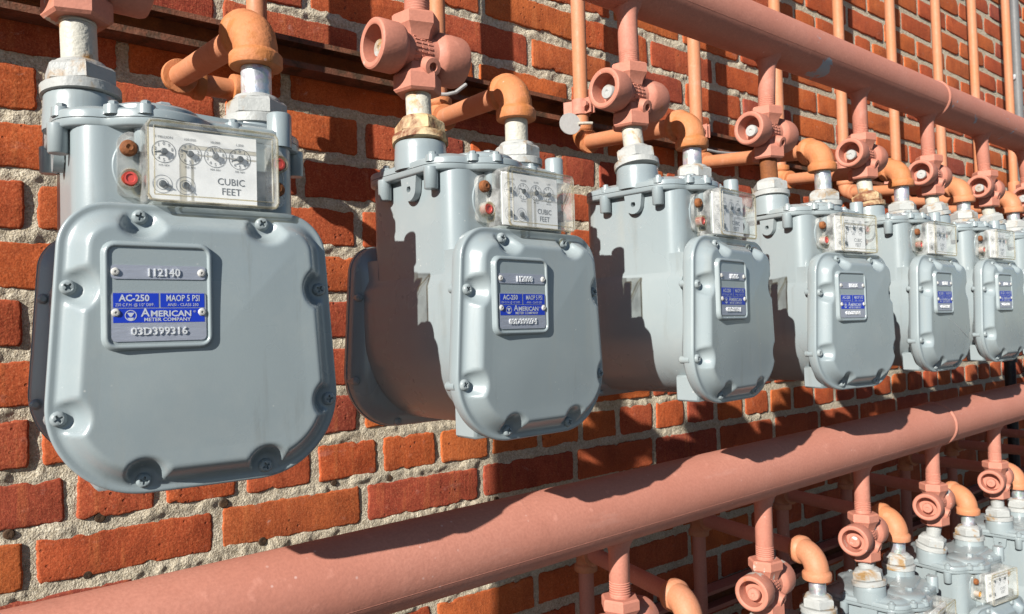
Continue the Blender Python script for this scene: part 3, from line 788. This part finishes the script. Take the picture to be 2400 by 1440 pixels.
mb = MB(); mb.lathe([(.046, -.26), (.048, -.255), (.048, -.20), (.046, -.195)], 36); mb.build('coupling', 'pink', root)
LV = [Vector((x, LOWY, z)) for x, z in zip(LRX, (-.7176, -.736, -.7175, -.707, -.7047, -.697, -.69))]
manifold('manifold_pipe', LOWY, loz, .0423, -.5, 4.6, [(x, x, LOWY, v.z+.048*SL) for x, v in zip(LRX, LV)], SL, (1.639, 3.7), 'large faded pink manifold pipe crossing the picture below the upper meters', 'pink')

# ------------------------------------------------------------------ valves
def make_valve(plug, seed):
    """plug valve: barrel along x, open ring end at -x; riser above, nipple below"""
    root = empty('gas_valve')
    mb = MB()
    mb.lathe([(.0300, -.068), (.0322, -.0665), (.0330, -.063), (.0330, -.036), (.0310, -.031), (.0245, -.026), (.0228, -.014), (.0232, .012), (.0250, .020), (.0325, .026), (.0345, .031), (.0345, .061), (.0330, .066), (.026, .069), (.010, .070)], 36, TX, cap0=False)
    for z0, z1, s in ((.030, .050, 1), (-.030, -.055, -1)):
        hx = [(.0225, .014*s), (.0265, z0*.84), (.0325, z0+.003*s), (.0325, z1-.003*s), (.0295, z1), (.0172, z1)]
        mb.lathe(hx if s > 0 else hx, 6, ph=PI/6+.2)
    if True:
        mb.f = mb.f
    mb.build('valve_body', 'pink_valve', root, ang=32)
    mb = MB(); mb.lathe([(.0300, -.068), (.0262, -.0683), (.0240, -.067), (.0236, -.055), (.0232, -.040), (.006, -.0395)], 36, TX, cap0=False); mb.build('bore', ['pink_valve', 'bore'], root); me_ = root.children[-1].data
    for p_ in me_.polygons: p_.material_index = 0 if p_.index < 72 else 1
    mb = MB(); Tl = T(.004, -.014, -.020) @ Matrix.Rotation(R(18), 4, 'X') @ TYm
    mb.lathe([(.0135, 0), (.0125, .016), (.0115, .019), (.0060, .0195), (.0052, .012), (.001, .011)], 20, Tl); mb.build('lock_lug', 'pink_valve', root)
    mb = MB(); mb.lathe([(.0118, 0), (.0118, .006), (.0105, .008), (.0035, .0085), (.0022, .0070), (.0005, .007)], 24, T(-.050, .001, -.004) @ TX @ Matrix.Rotation(PI, 4, 'X'))
    mb.build('plug_end', plug, root)
    # cast lettering on the barrel: rows of raised bars
    rv = random.Random(seed); mb = MB()
    for row in range(3):
        for q in range(7):
            a = R(135+q*14); x = -.012+row*.0095; w_ = rv.uniform(.0015, .003)
            c, s = math.cos(a), math.sin(a)
            Tm = Matrix.Rotation(a, 4, 'X') @ T(x, .0228, 0)
            mb.box((-.0032, -.0010, -w_/2), (.0032, .0014, w_/2), 0, Tm)
    mb.build('cast_lettering', 'pink_valve', root, smooth=False)
    return root
vup = make_valve('white_nut', 3); vlo = make_valve('plug_pink', 5)
vlab = ['pink plug valve above the largest meter', 'large pink plug valve with its open ring showing white, above the meter stamped 112098',
        'pink plug valve second from the left in view, right of the round tag', 'pink plug valve above the rust brown nipple of the upper row',
        'pink plug valve feeding the fifth upper meter', 'pink plug valve feeding the sixth upper meter', 'small pink plug valve near the right edge of the upper row', 'farthest upper pink plug valve beyond the right edge']
for i in range(8):
    o = vup if i == 0 else copy_tree(vup)
    o.location = VC[i]+Vector((0, 0, ZS)); o.rotation_euler = (0, 0, R((2, 1, 4, 2, 3, 3, 4, 4)[i])); o.scale = (SU, SU, SU); tag(o, vlab[i], 'valve', 'plug valves of the upper row')
vlab2 = ['pink plug valve cut off by the bottom edge, leftmost of the lower row', 'largest lower row pink plug valve with a pink plug in its ring', 'lower row pink plug valve above the nearest visible lower meter lid',
         'lower row pink plug valve above the meter with the yellowed index box', 'lower row pink plug valve near the right edge', 'lower row pink plug valve at the right edge, sixth along', 'farthest lower pink plug valve beyond the right edge']
for i in range(7):
    o = vlo if i == 0 else copy_tree(vlo)
    o.location = LV[i]+Vector((0, 0, ZS)); o.rotation_euler = (0, 0, R((10, 10, 8, 8, 8, 8, 8)[i])); o.scale = (SL, SL, SL); tag(o, vlab2[i], 'valve', 'plug valves of the lower row')

# ------------------------------------------------------------------ nipples and union nuts
def connector(name, p0, p1, nip, nut, hexr, lab, S, seed=0):
    """from the spud top p0 up to p1: union nut below, short nipple above"""
    root = empty(name, Vector(p0)+Vector((0, 0, ZS))); tag(root, lab, 'pipe fitting'); root.scale = (S, S, S)
    d = (Vector(p1)-Vector(p0))/S; L = d.length; A = axis((0, 0, 0), d)
    mb = MB(); rr = hexr
    if hexr > 0:
        mb.lathe([(.030, -.001), (.0365, .000), (.0365, .009), (.034, .0105)], 28, A)
        mb.lathe([(rr*.90, .0100), (rr, .0125), (rr, .0265), (rr*.90, .0300), (.020, .0315), (.0185, .034)], 6, A, ph=.3+seed)
        mb.lathe([(.027, .0295), (.024, .034), (.0185, .0365)], 24, A)
    mb.build('union_nut', nut, root, ang=28)
    mb = MB(); prof = [(.0165, .030)]
    prof += [(.0167, .034), (.0167, L-.016)]
    q = L-.016
    while q < L-.001: prof += [(.0158, q+.0012), (.0172, q+.0024)]; q += .0034
    mb.lathe(prof, 26, A); mb.build('nipple', nip, root, ang=30)
    return root
NIN = [('cream', 'white_nut'), ('cream', 'rust_nut'), ('cream', 'white_nut'), ('rust', 'white_nut'), ('cream', 'rust_nut'), ('cream', 'white_nut'), ('cream', 'white_nut'), ('galv', 'white_nut')]
NOUT = [('galv', 'white_nut'), ('cream', 'white_nut'), ('galv', 'white_nut'), ('galv', 'white_nut'), ('galv', 'white_nut'), ('galv', 'white_nut'), ('galv', 'white_nut'), ('galv', 'white_nut')]
wh = ['the largest meter', 'the meter stamped 112098', 'the middle upper meter', 'the fourth upper meter', 'the fifth upper meter', 'the sixth upper meter', 'the seventh upper meter', 'the last upper meter']
lki = ['white painted union nut and nipple', 'rusty cream union nut and flaking white nipple', 'white union nut and white nipple', 'white union nut under a rust brown nipple', 'rust eaten union nut and white nipple', 'pale union nut and rusty cream nipple', 'pale union nut and nipple', 'union nut and nipple']
lko = ['white hex nut and shiny galvanised nipple', 'cream hex nut and rust streaked nipple', 'white hex nut and galvanised nipple', 'white hex nut and bright galvanised nipple', 'hex nut and galvanised nipple', 'hex nut and galvanised nipple', 'hex nut and galvanised nipple', 'hex nut and galvanised nipple']
EZ = [-0.0615, -0.0599, -0.0519, -0.0503, -0.0439, -0.0511, -0.0519, -0.0519]       # outlet elbow axis height
for i in range(8):
    a = INL[i]+Vector((0, 0, .250*SU)); c = VC[i]+Vector((0, 0, -.045*SU))
    connector('inlet_union', a, c, *NIN[i], .0335, lki[i]+' below the valve of '+wh[i], SU, seed=i*.4)
    a = OUTL[i]+Vector((0, 0, .243*SU)); c = Vector((OUTL[i].x, OUTL[i].y, EZ[i]-.030*SU))
    connector('outlet_union', a, c, *NOUT[i], .0330, lko[i]+' on the outlet of '+wh[i], SU, seed=i*.7+.3)
lo_out = []
lwh = ['the leftmost lower meter', 'the second lower meter', 'the nearest visible lower lid', 'the ochre sealed lower meter', 'the rightmost lower meter', 'the sixth lower meter', 'the last lower meter']
for i in range(7):
    mpos = lower[i].location; az = lower[i].rotation_euler.z
    def ml(lx, ly):
        lx *= SL; ly *= SL; return Vector((mpos.x+lx*math.cos(az)-ly*math.sin(az), mpos.y+lx*math.sin(az)+ly*math.cos(az), mpos.z-ZS))
    a = ml(-.0870, -.01)+Vector((0, 0, .250*SL)); c = LV[i]+Vector((0, 0, -.048*SL))
    connector('inlet_union', a, c, 'white_nut', 'white_nut', .0335, 'round white union nut and nipple on the inlet of '+lwh[i], SL, seed=i)
    b_ = ml(.0870, -.01); ez = b_.z+.362*SL; lo_out.append((b_, ez))
    connector('outlet_union', b_+Vector((0, 0, .246*SL)), (b_.x, b_.y, ez-.030*SL), 'galv', 'white_nut', .0330, 'white union nut and galvanised nipple on the outlet of '+lwh[i], SL, seed=i*.3)

# ------------------------------------------------------------------ outlet lines: elbow, cross pipe, wall elbow, vertical pipe
def elbow_geo(mb, c, d_in, d_out, R_=.034, r=.0245, collar=True):
    """elbow at corner c; d_in/d_out point from the corner along the two legs"""
    c = Vector(c); a = Vector(d_in).normalized(); e = Vector(d_out).normalized()
    ang = a.angle(e); t = R_/math.tan(ang/2); p0 = c+a*t; p1 = c+e*t
    cen = c+(a+e).normalized()*(R_/math.sin(ang/2)); s = p0-cen; f = p1-cen; tot = s.angle(f); ax = s.cross(f).normalized()
    pts = [p0+a*.008]+[cen+Matrix.Rotation(tot*k/12, 3, ax) @ s for k in range(13)]+[p1+e*.008]
    mb.tube(pts, r, 26)
    for p, d in ((p0, a), (p1, e)):
        if collar: mb.lathe([(r*.95, -.004), (r*1.06, -.001), (r*1.18, .002), (r*1.20, .0035), (r*1.20, .0135), (r*1.16, .0155), (r*.8, .0157)], 26, axis(p, p+d))
    return t+.015
def house_line(S, name, p_out, ez, xw, yw, zw, ztop, lab, elm, pm, grp, jog=None):
    root = empty(name, (p_out.x, p_out.y, ez+ZS)); tag(root, lab, 'pipe', grp)
    o = Vector((p_out.x, p_out.y, ez)); w_ = Vector((xw if jog is None else jog, yw, zw)); h = (w_-o)/S; root.scale = (S, S, S); hd = h.normalized()
    mb = MB(); t0 = elbow_geo(mb, (0, 0, 0), (0, 0, -1), hd); mb.build('outlet_elbow', elm, root, ang=33)
    sg = 1 if ztop > zw else -1; hv = h.copy()
    if jog is None:
        mb = MB(); t1 = elbow_geo(mb, h, -hd, (0, 0, sg), .030, .0215); mb.build('wall_elbow', elm, root, ang=50)
    else:
        mb = MB(); t1 = elbow_geo(mb, h, -hd, (1, 0, 0), .030, .0215); mb.build('wall_elbow', elm, root, ang=50)
        hv = Vector(((xw-o.x)/S, h.y, h.z)); mb = MB(); t2 = elbow_geo(mb, hv, (-1, 0, 0), (0, 0, sg), .030, .0215); mb.build('wall_elbow', elm, root, ang=50)
        mb = MB(); mb.lathe([(.0167, t1-.01), (.0167, (hv-h).length-t2+.01)], 26, axis(h, hv)); mb.build('cross_pipe', pm, root)
    mb = MB(); mb.lathe([(.0167, 0), (.0167, (h.length-t0-t1+.008))], 26, axis(hd*(t0-.004), h)); mb.build('cross_pipe', pm, root)
    mb = MB(); mb.lathe([(.0133/S, t1-.008), (.0133/S, abs(ztop-zw)/S)], 24, T(*hv) @ (Matrix.Identity(4) if sg > 0 else Matrix.Rotation(PI, 4, 'X'))); mb.build('vertical_pipe', pm, root)
    return root
HX = [.374, .662, .972, 1.308, 1.618, 1.917, 2.211, 2.519]
hl = ['peach outlet pipe with a big dusty elbow over the largest meter', 'peach outlet pipe with a rusty orange elbow over the meter stamped 112098', 'pink outlet pipe passing behind the valve to the clamped vertical pipe',
      'peach outlet pipe over the meter with the rust brown nipple', 'peach outlet pipe over the fifth upper meter', 'peach outlet pipe over the sixth upper meter', 'peach outlet pipe near the right edge of the upper row', 'farthest peach outlet pipe beyond the right edge']
for i in range(8):
    house_line(SU, 'outlet_pipe', OUTL[i], EZ[i], HX[i], -.068, (-.014, -.004, .0, .002, -.003, -.005, -.005, -.005)[i], 1.55, hl[i], 'rusty_peach' if i in (0, 1, 2, 3, 4) else 'peach', 'peach', 'outlet pipes of the upper meters', jog=.268 if i == 0 else None)
for k, x in enumerate((2.806, 3.118, 3.62, 3.92)):
    root = empty('vertical_pipe', (x, -.068, ZS)); tag(root, ('thin vertical peach pipe on the wall left of the last one', 'thin vertical peach pipe on the wall beside the grey conduit', 'thin vertical peach pipe beyond the right edge', 'farthest thin vertical peach pipe')[k], 'pipe', 'thin wall pipes')
    mb = MB(); mb.lathe([(.0135, -.04), (.0135, 1.55)], 20); mb.build('pipe', 'peach', root)
    mb = MB(); mb.lathe([(.018, .10), (.019, .104), (.019, .140), (.018, .144)], 20); mb.build('coupling', 'peach', root)
LXW = [x+.0870*SL*2+.10 for x in LRX]
ll = ['pink lower outlet pipe with a dusty elbow at the bottom edge, leftmost', 'pink lower outlet pipe elbow beside the largest lower valve', 'pink lower outlet elbow over the nearest visible lower lid', 'pink lower outlet elbow over the ochre sealed meter', 'pink lower outlet elbow at the right edge', 'pink lower outlet pipe beyond the right edge, sixth', 'farthest pink lower outlet pipe']
for i in range(7):
    b_, ez = lo_out[i]
    house_line(SL, 'outlet_pipe', b_, ez, LXW[i], -.068, ez-.012, -1.70, ll[i], 'peach', 'pink', 'outlet pipes of the lower meters')

# ------------------------------------------------------------------ strut channels, clamps, tag, ties, conduit
def strut(x0, x1, zt, lab, mat):
    root = empty('strut_channel', (x0, 0, ZS+zt)); tag(root, lab, 'bracket'); L = x1-x0
    h, dp, t = .043, .040, .0028
    mb = MB(); mb.box((0, -dp, -t), (L, -.006, 0)); mb.box((0, -dp, -t-.0045), (L, -dp+t, -t)); mb.build('top_flange', mat, root, smooth=False)
    mb = MB(); mb.box((0, -dp, -h), (L, -.006, -h+t)); mb.box((0, -dp, -h+t), (L, -dp+t, -h+t+.0060)); mb.build('bottom_flange', mat, root, smooth=False)
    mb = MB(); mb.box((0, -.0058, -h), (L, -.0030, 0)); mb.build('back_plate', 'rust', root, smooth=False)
    return root
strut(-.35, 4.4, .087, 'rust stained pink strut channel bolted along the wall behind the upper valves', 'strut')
strut(.70, 4.4, -.902, 'shaded pink strut channel on the wall behind the lower valves', 'pink')
def clamp(x, z, lab):
    root = empty('pipe_clamp', (x, -.068, ZS+z)); tag(root, lab, 'clamp', 'pipe clamps on the strut')
    for s in (-1, 1):
        mb = MB(); n = 12; pts = []
        rr = .0150
        arc = [(rr*math.cos(a), rr*math.sin(a)) for a in [R(80)*s - s*R(150)*k/n - (0 if s > 0 else 0) for k in range(n+1)]]
        base = [(s*.0150, .028)]+[(s*abs(rr*math.cos(R(60)-R(140)*k/n)), rr*math.sin(R(60)-R(140)*k/n)) for k in range(n+1)]+[(s*.003, -.030)]
        o1 = base; o2 = [(x_+s*.0022, y_) for x_, y_ in base]
        ring = o1+o2[::-1]
        mb.loft([[(a, c, -.014) for a, c in ring], [(a, c, .014) for a, c in ring]]); mb.build('strap', 'pink', root, ang=40)
    mb = MB(); mb.lathe([(.0035, -.012), (.0035, .012)], 10, T(0, -.024, 0) @ TX); mb.lathe([(.0062, -.016), (.0062, -.011)], 6, T(0, -.024, 0) @ TX); mb.build('clamp_bolt', 'pink', root)
    return root
clamp(.972, .064, 'pink pipe clamp above the round tag'); clamp(.662, .064, 'pink pipe clamp behind the large valve'); clamp(1.308, .064, 'pink pipe clamp left of the fourth valve')
for x in (1.618, 1.917, 2.211): clamp(x, .064, {1.618: 'pink pipe clamp behind the fourth upper valve', 1.917: 'pink pipe clamp behind the fifth upper valve', 2.211: 'pink pipe clamp behind the sixth upper valve'}[x])
tg = empty('round_tag', (.918, -.095, ZS+.021), R(-25)); tag(tg, 'small round pale tag hanging beside the clamped vertical pipe', 'tag')
mb = MB(); mb.lathe([(.019, -.0012), (.0195, 0), (.019, .0012)], 32, TYm); mb.build('disc', 'white', tg)
mb = MB(); mb.tube([(.014, -.003, 0), (.025, -.004, .001), (.040, -.002, .002)], .0028, 10); mb.build('peg', 'cream', tg)
def tie(pts, lab):
    o = MB(); P = [Vector(p) for p in pts]; c = P[0]; o.tube([p-c for p in P], [.0030]*len(P), 8)
    ob = o.build('plastic_tie', 'white', None, loc=tuple(c+Vector((0, 0, ZS)))); tag(ob, lab, 'cable tie', 'white plastic ties')
tie([(.640, -.092, .026), (.655, -.10, .026), (.672, -.10, .032), (.692, -.10, .048)], 'white plastic tie end sticking up behind the large valve')
tie([(1.318, -.085, .028), (1.35, -.086, .027), (1.40, -.086, .030), (1.438, -.085, .036)], 'white plastic tie lying along the strut by the third elbow')
root = empty('electrical_conduit', (3.325, -.030, 0)); tag(root, 'dark grey vertical conduit on the brick wall at the far right', 'conduit')
mb = MB(); mb.lathe([(.016, .15), (.016, 3.4)], 18); mb.build('conduit', 'grey_conduit', root)
mb = MB(); mb.lathe([(.010, .15), (.010, 3.4)], 14, T(.033, .012, 0)); mb.build('side_conduit', 'grey_conduit', root)
for z in (1.9, 2.35, 2.75):
    mb = MB(); mb.box((-.022, -.002, z), (.046, .028, z+.02), .002); mb.build('strap', 'galv', root)
root = empty('black_pipe', (2.90, -.10, ZS)); tag(root, 'short black vertical pipe under the upper meters at the right', 'pipe')
mb = MB(); mb.lathe([(.017, -1.6), (.017, -.46)], 18); mb.build('pipe', 'black', root)
mb = MB(); mb.lathe([(.022, -.49), (.022, -.455), (.019, -.45)], 18); mb.build('cap', 'black', root)
